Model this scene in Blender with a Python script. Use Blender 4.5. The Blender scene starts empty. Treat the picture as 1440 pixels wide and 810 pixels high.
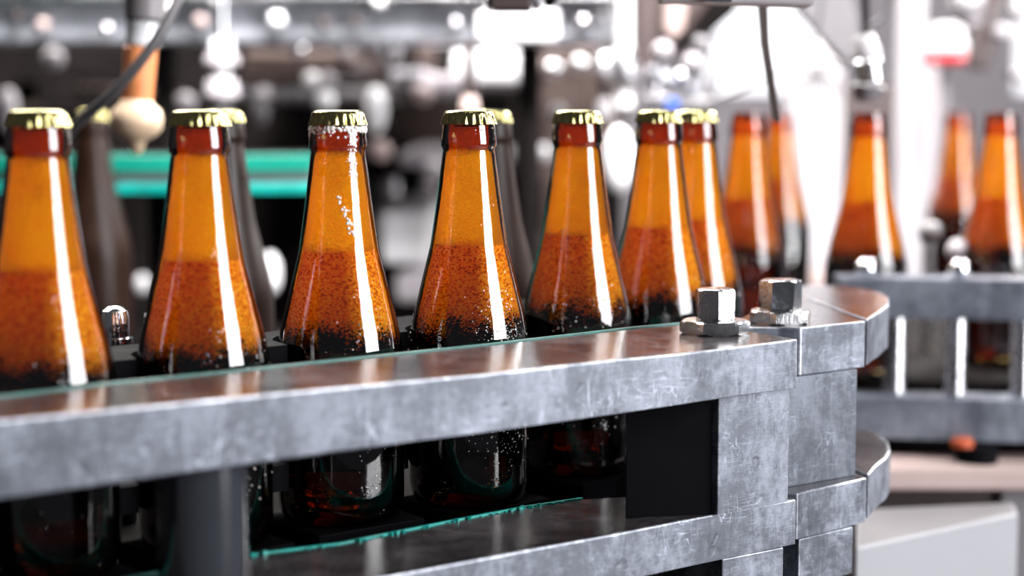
import bpy, bmesh, math, random
from mathutils import Vector, Matrix

R = math.radians
S = bpy.context.scene
C = S.collection
random.seed(7)

# ------------------------------------------------------------------ camera
FPX = 2500.0
PITCH = math.atan(249 / FPX)
DECK = 0.95                      # height the bottles stand at
EYE = DECK + 0.221               # crown-cap height
cd = bpy.data.cameras.new('camera')
cam = bpy.data.objects.new('camera', cd)
C.objects.link(cam)
cam.location = (0, 0, EYE)
cam.rotation_euler = (math.pi / 2 - PITCH, 0, 0)
cd.sensor_width = 36
cd.lens = 36 * FPX / 1440
cd.clip_start = 0.05
cd.dof.use_dof = True
cd.dof.focus_distance = 0.985
cd.dof.aperture_fstop = 62.5 / 18.5
S.camera = cam

# ------------------------------------------------------------------ world, lights, exposure
w = bpy.data.worlds.new('World'); S.world = w
w.use_nodes = True
w.node_tree.nodes['Background'].inputs[0].default_value = (0.80, 0.82, 0.92, 1)
w.node_tree.nodes['Background'].inputs[1].default_value = 0.10

def area(name, loc, target, sx, sy, power, col=(1, 1, 1)):
    l = bpy.data.lights.new(name, 'AREA'); l.shape = 'RECTANGLE'
    l.size = sx; l.size_y = sy; l.energy = power; l.color = col
    o = bpy.data.objects.new(name, l); C.objects.link(o)
    o.location = loc
    o.rotation_euler = (Vector(target) - Vector(loc)).to_track_quat('-Z', 'Y').to_euler()
    return o
area('side_softbox', (1.95, 0.10, 1.60), (0.0, 1.0, 1.15), 1.12, 2.0, 120, (0.97, 0.98, 1.0))
area('back_ceiling_lamp', (-0.5, 2.55, 2.55), (0.0, 1.1, 1.1), 1.8, 0.9, 150, (1.0, 0.97, 0.93))
area('right_back_lamp', (1.7, 3.0, 2.3), (0.3, 1.3, 1.1), 1.2, 1.0, 150, (1.0, 0.98, 0.96))
area('carcass_fill_light', (0.35, 1.25, 2.75), (-.25, 2.5, 1.15), .9, .5, 72, (1.0, 0.98, 0.97)).data.spread = R(80)  # unseen fill added to brighten the background machine
area('hall_lamp', (1.2, 3.3, 3.2), (1.2, 5.5, 1.2), 1.4, 1.0, 55, (1.0, 0.97, 0.98))
S.view_settings.view_transform = 'Standard'
S.view_settings.look = 'None'
S.view_settings.gamma = 1
S.view_settings.exposure = -0.05
S.view_settings.use_curve_mapping = False
S.cycles.use_denoising = True
S.cycles.transparent_max_bounces = 24
S.cycles.max_bounces = 10
S.cycles.sample_clamp_indirect = 12

# ------------------------------------------------------------------ pixel -> place helpers
_cp, _sp = math.cos(PITCH), math.sin(PITCH)
def ray(px, py):
    a = (px - 720) / FPX; b = (405 - py) / FPX
    return Vector((a, _cp + b * _sp, -_sp + b * _cp))
def at_z(px, py, z):
    r = ray(px, py); return Vector((0, 0, EYE)) + r * ((z - EYE) / r.z)
def at_y(px, py, Y):
    r = ray(px, py); return Vector((0, 0, EYE)) + r * (Y / r.y)

# ------------------------------------------------------------------ materials
def lin(h):
    return tuple(((v / 255) / 12.92 if v / 255 <= .04045 else ((v / 255 + .055) / 1.055) ** 2.4) for v in h)
class NT:
    def __init__(s, name):
        s.m = bpy.data.materials.new(name); s.m.use_nodes = True
        s.t = s.m.node_tree; s.t.nodes.clear()
        s.out = s.n('ShaderNodeOutputMaterial')
    def n(s, t, **k):
        x = s.t.nodes.new(t)
        for a, b in k.items(): setattr(x, a, b)
        return x
    def l(s, a, b): s.t.links.new(a, b)
    def noise(s, scale, detail=3, rough=.5, vec=None, dist=0):
        x = s.n('ShaderNodeTexNoise'); x.inputs['Scale'].default_value = scale
        x.inputs['Detail'].default_value = detail; x.inputs['Roughness'].default_value = rough
        x.inputs['Distortion'].default_value = dist
        if vec: s.l(vec, x.inputs['Vector'])
        return x.outputs[0]
    def coord(s, scale=(1, 1, 1), rot=(0, 0, 0)):
        tc = s.n('ShaderNodeTexCoord'); mp = s.n('ShaderNodeMapping')
        mp.inputs['Scale'].default_value = scale; mp.inputs['Rotation'].default_value = rot
        s.l(tc.outputs['Object'], mp.inputs[0]); return mp.outputs[0]
    def ramp(s, fac, stops):
        x = s.n('ShaderNodeValToRGB'); e = x.color_ramp.elements
        while len(e) < len(stops): e.new(.5)
        for i, (p, c) in enumerate(stops):
            e[i].position = p; e[i].color = (*c, 1) if len(c) == 3 else c
        s.l(fac, x.inputs[0]); return x.outputs[0]
    def rng(s, v, a, b, c, d):
        x = s.n('ShaderNodeMapRange')
        for i, q in zip((1, 2, 3, 4), (a, b, c, d)): x.inputs[i].default_value = q
        s.l(v, x.inputs[0]); return x.outputs[0]
    def math(s, op, a, b=None):
        x = s.n('ShaderNodeMath', operation=op)
        for i, q in enumerate((a, b)):
            if q is None: continue
            if isinstance(q, (int, float)): x.inputs[i].default_value = q
            else: s.l(q, x.inputs[i])
        return x.outputs[0]
    def bump(s, h, strength, dist):
        x = s.n('ShaderNodeBump'); x.inputs['Strength'].default_value = strength
        x.inputs['Distance'].default_value = dist; s.l(h, x.inputs['Height']); return x.outputs[0]
    def mix(s, f, a, b):
        x = s.n('ShaderNodeMixShader')
        if isinstance(f, (int, float)): x.inputs[0].default_value = f
        else: s.l(f, x.inputs[0])
        s.l(a, x.inputs[1]); s.l(b, x.inputs[2]); return x.outputs[0]
    def add(s, a, b):
        x = s.n('ShaderNodeAddShader'); s.l(a, x.inputs[0]); s.l(b, x.inputs[1]); return x.outputs[0]
    def surf(s, o): s.l(o, s.out.inputs[0]); return s.m

def simple(name, col, rough=.5, metal=0., bump=0., bscale=60., var=.12, vscale=9., coat=0., emit=0., trans=0., spec=.5):
    t = NT(name); p = t.n('ShaderNodeBsdfPrincipled')
    v = t.coord()
    nz = t.noise(vscale, 4, .6, v)
    c = tuple(col)
    t.l(t.ramp(nz, [(.3, tuple(x * (1 - var) for x in c)), (.7, tuple(min(1, x * (1 + var)) for x in c))]), p.inputs['Base Color'])
    t.l(t.rng(nz, .3, .7, max(.02, rough * .85), min(1, rough * 1.15)), p.inputs['Roughness'])
    p.inputs['Metallic'].default_value = metal
    p.inputs['Coat Weight'].default_value = coat; p.inputs['Specular IOR Level'].default_value = spec
    p.inputs['Transmission Weight'].default_value = trans
    if emit:
        p.inputs['Emission Color'].default_value = (*c, 1); p.inputs['Emission Strength'].default_value = emit
    if bump: t.l(t.bump(t.noise(bscale, 4, .6, v), bump, .002), p.inputs['Normal'])
    return t.surf(p.outputs[0])

def aluminium(name, base, edge, rough, metal=.75, streak=(30, 30, 400), bumpd=.0006, spots=True):
    """weathered, brushed, scratched aluminium"""
    t = NT(name); p = t.n('ShaderNodeBsdfPrincipled')
    v = t.coord(); vs = t.coord(streak)
    big = t.noise(22, 6, .65, v, .6)
    fine = t.noise(260, 5, .7, v)
    br = t.noise(5, 5, .7, vs)
    smear = t.noise(60, 5, .7, t.coord((1.4, 1.4, .25)), 1.2)
    f = t.math('ADD', t.math('MULTIPLY', big, .45), t.math('ADD', t.math('MULTIPLY', fine, .2), t.math('ADD', t.math('MULTIPLY', br, .15), t.math('MULTIPLY', smear, .2))))
    dark = tuple(x * .62 for x in base)
    col = t.ramp(f, [(.38, dark), (.47, base), (.545, edge), (.62, tuple(min(1, x * 1.5) for x in edge))])
    def scr(vec, sc, w_):
        q = t.noise(sc, 1.5, .4, vec, .3)
        return t.rng(t.math('ABSOLUTE', t.math('SUBTRACT', q, .5)), 0, w_, 1, 0)
    s1 = scr(t.coord((6, 6, 90), (0, .5, .3)), 3.2, .010); s2 = scr(t.coord((70, 70, 5), (0, -.35, .2)), 2.0, .008); s3 = scr(v, 90, .010)
    sc = t.math('MULTIPLY', t.math('MAXIMUM', t.math('MAXIMUM', s1, s2), s3), t.rng(t.noise(35, 3, .6, v), .46, .60, 0, .8))
    mxc = t.n('ShaderNodeMix', data_type='RGBA'); t.l(sc, mxc.inputs[0]); t.l(col, mxc.inputs[6]); mxc.inputs[7].default_value = (*tuple(min(1, x * 2.1) for x in edge), 1)
    t.l(mxc.outputs[2], p.inputs['Base Color'])
    t.l(t.rng(f, .35, .62, rough * .75, min(1, rough * 1.5)), p.inputs['Roughness'])
    p.inputs['Metallic'].default_value = metal
    h = t.math('ADD', f, t.math('MULTIPLY', t.rng(t.noise(90, 2, .5, v), .66, .74, 0, 1), -.35))
    t.l(t.bump(h, .8, bumpd), p.inputs['Normal'])
    return t.surf(p.outputs[0])

M = {}
M['alu_face'] = aluminium('alu_face', (.085, .094, .115), (.18, .195, .232), .42, .45)
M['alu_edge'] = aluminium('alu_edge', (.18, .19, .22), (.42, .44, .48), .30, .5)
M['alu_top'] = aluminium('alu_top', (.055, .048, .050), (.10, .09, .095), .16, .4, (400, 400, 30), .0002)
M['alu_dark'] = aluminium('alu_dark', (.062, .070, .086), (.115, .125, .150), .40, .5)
M['alu_far'] = aluminium('alu_far', (.13, .145, .18), (.20, .22, .26), .35, .4)
M['chrome'] = simple('chrome', (.72, .72, .74), .10, 1., .15, 200, .1, 60)
M['chrome_soft'] = simple('chrome_soft', (.62, .61, .64), .28, 1., .1, 90, .2, 30)
M['nut_steel'] = simple('nut_steel', (.52, .52, .53), .12, 1., .2, 500, .12, 120)
M['nut_dull'] = simple('nut_dull', (.40, .40, .41), .24, 1., .12, 500, .15, 140)
M['beam_steel'] = simple('beam_steel', (.36, .37, .41), .33, .45, .3, 25, .4, 18)
M['brown_steel'] = simple('brown_steel', (.065, .046, .041), .35, .6, .2, 40, .3, 12)
M['dark_steel'] = simple('dark_steel', (.007, .0055, .0055), .7, 0, .2, 40, .3, 12, spec=.03)
M['spacer_steel'] = simple('spacer_steel', (.025, .027, .034), .12, .0, 0, 40, .1, 12, coat=1., spec=1.)
M['highlight_white'] = simple('highlight_white', (.92, .91, .93), .3, 0, 0, 40, .03, 12, coat=.5)  # bright white standing in for blown highlights on background parts
M['shaded_amber'] = simple('shaded_amber', (.012, .0045, .0025), .35, 0, 0, 40, .3, 30, spec=.25)  # near-black copy of the amber glass: back-row shade put into the colour
M['shaded_beer'] = simple('shaded_beer', (.045, .010, .003), .3, 0, 0, 40, .3, 30)  # beer with the shade of the back row painted in
M['black_plastic'] = simple('black_plastic', (.004, .004, .005), .6, 0, 0, 200, .2, 20, spec=.02)
M['black_void'] = simple('black_void', (.012, .010, .010), .6, 0, .1, 50, .3, 10)
M['teal'] = simple('teal', (.0, .30, .26), .35, 0, .3, 400, .25, 80)
M['teal_dull'] = simple('teal_dull', (.035, .15, .13), .4, 0, .3, 400, .3, 80)
M['teal_bright'] = simple('teal_bright', (.0, .20, .145), .4, 0, .1, 100, .1, 20)
M['gold'] = simple('gold', (.40, .35, .15), .17, 1., .2, 500, .15, 120)
M['gold_dark'] = simple('gold_dark', (.40, .40, .20), .35, .9, .2, 300, .25, 60)
M['white_paint'] = simple('white_paint', (.40, .38, .40), .5, 0, .05, 30, .05, 4)
M['lilac_paint'] = simple('lilac_paint', (.36, .33, .35), .5, 0, .05, 30, .08, 4)
M['grey_paint'] = simple('grey_paint', (.17, .16, .168), .45, .1, .05, 30, .12, 6)
M['brown_grey'] = simple('brown_grey', (.075, .055, .053), .45, .2, .05, 30, .2, 6)
M['pink_wood'] = simple('pink_wood', (.42, .32, .30), .5, 0, .05, 30, .12, 6)
M['cable_grey'] = simple('cable_grey', (.09, .085, .09), .38, .2, .1, 300, .1, 40)
M['orange_rubber'] = simple('orange_rubber', (.75, .27, .10), .4, 0, .05, 60, .2, 30)
M['cream'] = simple('cream', (.78, .58, .40), .35, 0, .05, 60, .12, 30, coat=.4)
M['glass_clear'] = simple('glass_clear', (.75, .76, .80), .18, .1, 0, 10, .1, 30, coat=.5)
M['housing_paint'] = simple('housing_paint', (.27, .27, .29), .5, 0, .05, 30, .05, 4)
M['orange_plastic'] = simple('orange_plastic', (.40, .07, .02), .4)
M['red'] = simple('red', (.40, .01, .02), .4)
M['blue'] = simple('blue', (.03, .12, .55), .4)
M['foam'] = simple('foam', (.85, .80, .78), .25, 0, .2, 400, .05, 60, coat=.6)
M['drop'] = simple('drop', (.80, .72, .66), .05, 0, 0, 10, .05, 60, coat=1.)
M['floor'] = simple('floor', (.20, .18, .18), .35, 0, .1, 3, .2, 2)
M['back_wall'] = simple('back_wall', (.40, .37, .395), .7, 0, .05, 3, .06, 1.2)
M['dark_wall'] = simple('dark_wall', (.05, .045, .045), .7, 0, .05, 3, .2, 1.2)
M['daylight'] = simple('daylight', (.97, .97, 1.0), .5, emit=1.35, var=.0)

# amber glass: an uneven, wet, tinted shell; thicker (darker) at the finish and seen edge-on
def mk_glass():
    t = NT('amber_glass')
    tc = t.n('ShaderNodeTexCoord'); sep = t.n('ShaderNodeSeparateXYZ'); t.l(tc.outputs['Object'], sep.inputs[0])
    z = sep.outputs[2]
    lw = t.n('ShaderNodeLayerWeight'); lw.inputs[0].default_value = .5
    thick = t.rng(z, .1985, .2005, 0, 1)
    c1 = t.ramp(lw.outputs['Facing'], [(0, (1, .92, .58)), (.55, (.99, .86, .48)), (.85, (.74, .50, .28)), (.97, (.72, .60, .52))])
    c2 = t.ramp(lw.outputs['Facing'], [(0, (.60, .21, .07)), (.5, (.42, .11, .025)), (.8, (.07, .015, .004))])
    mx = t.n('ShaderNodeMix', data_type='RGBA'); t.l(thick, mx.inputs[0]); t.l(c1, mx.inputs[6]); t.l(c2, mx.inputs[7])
    tr = t.n('ShaderNodeBsdfTransparent'); t.l(mx.outputs[2], tr.inputs[0])
    gl = t.n('ShaderNodeBsdfGlossy'); gl.inputs['Roughness'].default_value = .035
    v = t.coord()
    wet = t.rng(z, .02, .19, 1.0, .35)
    vor = t.n('ShaderNodeTexVoronoi'); vor.inputs['Scale'].default_value = 520; t.l(v, vor.inputs['Vector'])
    dr = t.rng(vor.outputs['Distance'], .0, .32, 1, 0)
    msk = t.rng(t.noise(55, 3, .6, v), .56, .66, 0, 1)
    h = t.math('ADD', t.math('MULTIPLY', t.math('MULTIPLY', dr, msk), wet), t.math('MULTIPLY', t.noise(70, 3, .5, v), .35))
    b = t.bump(h, .55, .0009)
    t.l(b, gl.inputs['Normal'])
    fr = t.n('ShaderNodeFresnel'); fr.inputs[0].default_value = 1.62
    t.l(b, fr.inputs['Normal'])
    f = t.math('MINIMUM', t.math('MULTIPLY', fr.outputs[0], 1.7), 1.0)
    return t.surf(t.mix(f, tr.outputs[0], gl.outputs[0]))
M['amber'] = mk_glass()

# fogged inner wall of the head space
def mk_head():
    t = NT('fogged_headspace')
    v = t.coord()
    vor = t.n('ShaderNodeTexVoronoi'); vor.inputs['Scale'].default_value = 700; t.l(v, vor.inputs['Vector'])
    nz = t.noise(900, 2, .6, v)
    col = t.ramp(t.math('ADD', t.math('MULTIPLY', nz, .6), t.math('MULTIPLY', t.noise(40, 2, .5, v), .4)), [(.38, (.95, .46, .012)), (.60, (1., .80, .06))])
    a = t.n('ShaderNodeBsdfTranslucent'); t.l(col, a.inputs[0])
    r = t.n('ShaderNodeBsdfRefraction'); r.inputs['Roughness'].default_value = .28; r.inputs['IOR'].default_value = 1.12
    r.inputs[0].default_value = (1, .64, .08, 1)
    d = t.n('ShaderNodeBsdfDiffuse'); t.l(col, d.inputs[0])
    b = t.bump(vor.outputs['Distance'], .9, .0008)
    for q in (a, r, d): t.l(b, q.inputs['Normal'])
    return t.surf(t.mix(.42, t.mix(.15, a.outputs[0], d.outputs[0]), r.outputs[0]))
M['headspace'] = mk_head()

# beer: bubbles crowd together under the surface and thin out below, where the unlit dark is painted in too
def mk_beer():
    t = NT('bubbly_beer')
    tc = t.n('ShaderNodeTexCoord'); sep = t.n('ShaderNodeSeparateXYZ'); t.l(tc.outputs['Object'], sep.inputs[0])
    z = sep.outputs[2]
    v = t.coord((1, 1, 1.5))
    v2 = t.coord()
    vor = t.n('ShaderNodeTexVoronoi'); vor.inputs['Scale'].default_value = 620; t.l(v, vor.inputs['Vector'])
    n1 = t.noise(560, 2.5, .6, v)
    n2 = t.noise(60, 3, .6, v2)
    n3 = t.noise(28, 2, .5, v2)
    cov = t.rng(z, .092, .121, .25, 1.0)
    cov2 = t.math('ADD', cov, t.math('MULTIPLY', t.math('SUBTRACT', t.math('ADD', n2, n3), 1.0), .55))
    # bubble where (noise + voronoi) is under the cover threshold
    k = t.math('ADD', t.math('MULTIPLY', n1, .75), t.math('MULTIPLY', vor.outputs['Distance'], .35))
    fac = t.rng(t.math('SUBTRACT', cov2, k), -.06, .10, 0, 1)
    bc = t.ramp(t.math('ADD', t.math('MULTIPLY', n1, .85), t.math('MULTIPLY', n2, .15)), [(.37, (.42, .08, .002)), (.48, (1., .34, .016)), (.58, (1., .68, .07))])
    tl = t.n('ShaderNodeBsdfTranslucent'); t.l(bc, tl.inputs[0])
    df = t.n('ShaderNodeBsdfDiffuse'); t.l(bc, df.inputs[0])
    bub = t.mix(.40, tl.outputs[0], df.outputs[0])
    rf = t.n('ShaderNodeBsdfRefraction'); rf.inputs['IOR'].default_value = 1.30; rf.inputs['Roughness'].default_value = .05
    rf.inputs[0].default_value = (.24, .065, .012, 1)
    b = t.bump(k, .7, .0008)
    for q in (tl, df): t.l(b, q.inputs['Normal'])
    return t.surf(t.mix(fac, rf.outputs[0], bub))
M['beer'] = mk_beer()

# ------------------------------------------------------------------ mesh helpers
def link(name, bm, mat, parent=None, loc=(0, 0, 0), smooth=None):
    me = bpy.data.meshes.new(name)
    bmesh.ops.recalc_face_normals(bm, faces=bm.faces[:])
    bm.to_mesh(me); bm.free()
    mats = mat if isinstance(mat, (list, tuple)) else [mat]
    for q in mats: me.materials.append(M[q] if isinstance(q, str) else q)
    o = bpy.data.objects.new(name, me); C.objects.link(o)
    o.location = loc
    if parent: o.parent = parent
    if smooth is not None:
        for p in me.polygons: p.use_smooth = True
        if smooth < 180: me.set_sharp_from_angle(angle=R(smooth))
    return o
def tag(o, label, cat, group=None):
    o['label'] = label; o['category'] = cat
    if group: o['group'] = group
    return o
def thing(name, label, cat, loc=(0, 0, 0), rz=0, group=None):
    o = bpy.data.objects.new(name, None); C.objects.link(o); o.empty_display_size = .03
    o.location = loc; o.rotation_euler = (0, 0, rz)
    return tag(o, label, cat, group)
def recentre(o):
    me = o.data
    xs = [v.co for v in me.vertices]
    c = Vector(((min(v.x for v in xs) + max(v.x for v in xs)) / 2, (min(v.y for v in xs) + max(v.y for v in xs)) / 2, min(v.z for v in xs)))
    me.transform(Matrix.Translation(-c)); o.location = Vector(o.location) + c
    return o
def lathe(bm, prof, seg=32, c=(0, 0, 0), axis=None):
    rings = []
    start = len(bm.verts)
    for r, z in prof:
        if r < 1e-6: rings.append([bm.verts.new((0, 0, z))])
        else: rings.append([bm.verts.new((r * math.cos(2 * math.pi * i / seg), r * math.sin(2 * math.pi * i / seg), z)) for i in range(seg)])
    for a, b in zip(rings, rings[1:]):
        for i in range(seg):
            j = (i + 1) % seg
            if len(a) == 1 and len(b) == 1: continue
            if len(a) == 1: bm.faces.new((a[0], b[j], b[i]))
            elif len(b) == 1: bm.faces.new((a[i], a[j], b[0]))
            else: bm.faces.new((a[i], a[j], b[j], b[i]))
    vs = [v for r in rings for v in r]
    m = Matrix.Identity(4)
    if axis is not None: m = Vector(axis).to_track_quat('Z', 'Y').to_matrix().to_4x4()
    m = Matrix.Translation(Vector(c)) @ m
    for v in vs: v.co = m @ v.co
    return vs
def rod(bm, a, b, r, seg=16, r2=None):
    a, b = Vector(a), Vector(b); L = (b - a).length
    r2 = r if r2 is None else r2
    e = min(r, r2) * .15
    lathe(bm, [(0, 0), (r - e, 0), (r, e), (r2, L - e), (r2 - e, L), (0, L)], seg, a, b - a)
def ball(bm, c, r, seg=16):
    n = seg // 2
    lathe(bm, [(r * math.sin(math.pi * i / n), -r * math.cos(math.pi * i / n)) for i in range(n + 1)], seg, c)
def box(bm, x0, x1, y0, y1, z0, z1, bev=.001, rot=None, piv=None):
    g = bmesh.ops.create_cube(bm, size=1)
    vs = g['verts']
    for v in vs: v.co = Vector((x0 + (v.co.x + .5) * (x1 - x0), y0 + (v.co.y + .5) * (y1 - y0), z0 + (v.co.z + .5) * (z1 - z0)))
    fs = list({f for v in vs for f in v.link_faces})
    if rot is not None:
        p = Vector(piv or ((x0 + x1) / 2, (y0 + y1) / 2, (z0 + z1) / 2))
        bmesh.ops.rotate(bm, verts=vs, cent=p, matrix=rot)
    if bev:
        es = list({e for f in fs for e in f.edges})
        bmesh.ops.bevel(bm, geom=es, offset=bev, segments=2, affect='EDGES', profile=.6)
def prism(bm, pts, z0, z1, bev=.0008, topmat=None):
    """pts: plan outline; z0/z1 numbers or lists per point"""
    n = len(pts)
    z0 = z0 if isinstance(z0, (list, tuple)) else [z0] * n
    z1 = z1 if isinstance(z1, (list, tuple)) else [z1] * n
    lo = [bm.verts.new((p[0], p[1], a)) for p, a in zip(pts, z0)]
    hi = [bm.verts.new((p[0], p[1], a)) for p, a in zip(pts, z1)]
    ft = bm.faces.new(hi); bm.faces.new(lo[::-1])
    for i in range(n): bm.faces.new((lo[i], lo[(i + 1) % n], hi[(i + 1) % n], hi[i]))
    if topmat is not None: ft.material_index = topmat
    if bev:
        ft.normal_update(); bm.normal_update()
        es = list(ft.edges) + [e for e in {e for v in hi for e in v.link_edges} if e not in ft.edges and e.calc_face_angle(0) > .45]
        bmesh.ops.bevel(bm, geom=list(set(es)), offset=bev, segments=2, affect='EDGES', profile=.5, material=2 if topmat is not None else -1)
def tube(bm, pts, r, seg=14, sub=6):
    P = [Vector(p) for p in pts]; path = []
    for i in range(len(P) - 1):
        p0 = P[max(0, i - 1)]; p1 = P[i]; p2 = P[i + 1]; p3 = P[min(len(P) - 1, i + 2)]
        for k in range(sub):
            u = k / sub
            path.append(.5 * ((2 * p1) + (-p0 + p2) * u + (2 * p0 - 5 * p1 + 4 * p2 - p3) * u * u + (-p0 + 3 * p1 - 3 * p2 + p3) * u ** 3))
    path.append(P[-1])
    rings = []
    up = Vector((0, 1, .01)).normalized()
    for i, p in enumerate(path):
        d = (path[min(i + 1, len(path) - 1)] - path[max(0, i - 1)]).normalized()
        s = d.cross(up).normalized(); u = s.cross(d)
        rings.append([bm.verts.new(p + r * (math.cos(2 * math.pi * k / seg) * s + math.sin(2 * math.pi * k / seg) * u)) for k in range(seg)])
    for a, b in zip(rings, rings[1:]):
        for k in range(seg): bm.faces.new((a[k], a[(k + 1) % seg], b[(k + 1) % seg], b[k]))
    bm.faces.new(rings[0]); bm.faces.new(rings[-1][::-1])
def B(): return bmesh.new()
def copy_tree(o, parent=None):
    c = o.copy(); C.objects.link(c)
    if parent: c.parent = parent
    for ch in list(o.children): copy_tree(ch, c)
    return c

# ------------------------------------------------------------------ setting
def struct(name, bm, mat, kind='structure', **k):
    o = link(name, bm, mat, **k); o['kind'] = kind; return recentre(o)
bm = B(); box(bm, -3.2, 3.6, -1.0, 5.6, -.06, 0, 0); struct('floor', bm, 'floor')
# back wall pierced by two windows
def wall_back():
    bm = B()
    W = [(.60, .96), (1.52, 2.3)]
    wins = [(a, b_, 1.20, 2.3) for a, b_ in W]
    box(bm, -3.2, W[0][0], 5.5, 5.6, 0, 3.6, 0); box(bm, W[0][1], W[1][0], 5.5, 5.6, 0, 3.6, 0); box(bm, W[1][1], 3.6, 5.5, 5.6, 0, 3.6, 0)
    for a, b_ in W:
        box(bm, a, b_, 5.5, 5.6, 0, 1.20, 0); box(bm, a, b_, 5.5, 5.6, 2.3, 3.6, 0)
    struct('wall_back', bm, 'back_wall')
    for i, (a, b_, c, d) in enumerate(wins):
        bm = B()
        box(bm, a, b_, 5.535, 5.545, c, d, 0)
        o = struct('window_%d' % (i + 1), bm, 'daylight')
        bm = B()
        cx = (a + b_) / 2; cz = c
        for q in ((a, a + .03), (b_ - .03, b_)): box(bm, q[0] - cx, q[1] - cx, -.045, -.006, 0, d - c, .003)
        for q in ((0, .03), (d - c - .03, d - c), ((d - c) / 2 - .012, (d - c) / 2 + .012)): box(bm, a - cx + .03, b_ - cx - .03, -.045, -.006, q[0], q[1], .003)
        link('window_frame', bm, 'white_paint', o)
wall_back()
bm = B(); box(bm, -3.3, -3.2, -1, 5.6, 0, 3.6, 0); struct('wall_left', bm, 'dark_wall')

# ------------------------------------------------------------------ bottles
H = .221
def zc(h): return H - h / 1000.
BODY = [(0, 0.004), (.020, .003), (.0285, .000), (.0318, .0015), (.0338, .006), (.0345, .012), (.0345, zc(150)), (.0344, zc(137)), (.0340, zc(128)),
        (.0326, zc(120)), (.0312, zc(113)), (.0262, zc(93)), (.0218, zc(75)), (.0178, zc(47)), (.0150, zc(25)), (.0146, zc(22)),
        (.0150, zc(20.5)), (.0157, zc(19.3)), (.0157, zc(17.5)), (.0153, zc(13)), (.0147, zc(8)), (.0138, zc(5)), (.0132, zc(1.6)), (.0118, zc(1.2)), (.0098, zc(2))]
def prof_r(z):
    P = [(r, q) for r, q in BODY[5:21]]
    for (r1, z1), (r2, z2) in zip(P, P[1:]):
        if z1 <= z <= z2: return r1 + (r2 - r1) * (z - z1) / (z2 - z1)
    return P[-1][0]
def glass_mesh():
    bm = B(); lathe(bm, BODY, 56); return bm
FILL = zc(75)
def beer_mesh(fill, thick=.0026):
    bm = B(); pr = [(0, .008), (.026, .0075), (.0305, .010), (.0345 - thick, .016)]
    n = 14
    for i in range(n + 1):
        z = .03 + (fill - .03) * i / n
        pr.append((prof_r(z) - thick, z))
    pr.append((pr[-1][0] * .9, fill - .0006)); pr.append((0, fill - .0006))
    lathe(bm, pr, 48); return bm
def head_mesh(fill, thick=.0024):
    bm = B(); pr = [(0, fill + .0002)]
    z = fill + .0002; top = zc(9)
    for i in range(12):
        q = z + (top - z) * i / 11; pr.append((prof_r(q) - thick - (.0016 if q > zc(21) else 0), q))
    pr.append((0, top)); lathe(bm, pr, 40); return bm
def cap_mesh():
    bm = B(); n = 21 * 8
    pr = [(0, zc(-.6)), (.0105, zc(-.5)), (.0128, zc(-.1)), (.0140, zc(1.2)), (.0146, zc(2.6)), (.0152, zc(4.6)), (.0162, zc(7.4)), (.0158, zc(7.6)), (.0146, zc(5)), (.0138, zc(2)), (0, zc(1))]
    amp = [0, 0, 0, .0, .35, .8, 1., 1., .8, 0, 0]
    rings = []
    for (r, z), a in zip(pr, amp):
        if r < 1e-6: rings.append([bm.verts.new((0, 0, z))]); continue
        ring = []
        for i in range(n):
            th = 2 * math.pi * i / n
            c = abs(math.sin(21 * th / 2)) ** 1.2
            rr = r - a * .0013 * (1 - c)
            ring.append(bm.verts.new((rr * math.cos(th), rr * math.sin(th), z)))
        rings.append(ring)
    for a, b in zip(rings, rings[1:]):
        for i in range(n):
            j = (i + 1) % n
            if len(a) == 1: bm.faces.new((a[0], b[j], b[i]))
            elif len(b) == 1: bm.faces.new((a[i], a[j], b[0]))
            else: bm.faces.new((a[i], a[j], b[j], b[i]))
    return bm
def drops_mesh(seed, n, zlo, zhi, ang, spread, rmin, rmax, rfun=prof_r):
    rnd = random.Random(seed); bm = B()
    for _ in range(n):
        z = rnd.triangular(zlo, zhi, zlo * .65 + zhi * .35); th = ang + rnd.gauss(0, spread)
        r = rnd.uniform(rmin, rmax) * rnd.choice((.6, .8, 1, 1.2)); rr = rfun(z)
        c = Vector((rr * math.cos(th), rr * math.sin(th), z))
        m = Vector((math.cos(th), math.sin(th), 0)).to_track_quat('Z', 'Y').to_matrix().to_4x4()
        st = len(bm.verts)
        vs = lathe(bm, [(r, 0), (r * .8, r * .45), (r * .4, r * .7), (0, r * .78)], 7)
        k = rnd.uniform(1, 1.5)
        for v in vs: v.co = Matrix.Translation(c) @ m @ Vector((v.co.x, v.co.y, v.co.z - r * .05))
    return bm

def prototype():
    root = thing('beer_bottle', 'x', 'bottle')
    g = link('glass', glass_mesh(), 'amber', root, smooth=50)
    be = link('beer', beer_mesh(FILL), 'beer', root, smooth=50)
    hs = link('fogged_neck', head_mesh(FILL), 'headspace', root, smooth=50)
    cp = link('crown_cap', cap_mesh(), 'gold', root, smooth=60)
    return root
proto = prototype()
open_proto = None
ROW = 'capped amber beer bottles queueing along the aluminium guide rail'
front = [
    (52, 2.99, 'leftmost capped amber beer bottle, blurred, cut by the left edge of the photo'),
    (280, 2.79, 'capped amber beer bottle just left of the one with white foam under its cap'),
    (475, 2.62, 'capped amber beer bottle with white foam bubbles oozing from under its gold cap'),
    (659, 2.50, 'sharpest capped amber beer bottle, beaded with droplets beside its white reflection'),
    (812, 2.31, 'capped amber beer bottle just right of the sharpest, droplet-beaded bottle'),
    (927, 2.18, 'capped amber beer bottle standing behind the nearer big hex nut, half covering another'),
    (978, 2.04, 'capped amber beer bottle partly hidden at the far end of the sharp front row'),
]
BP = []
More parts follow.
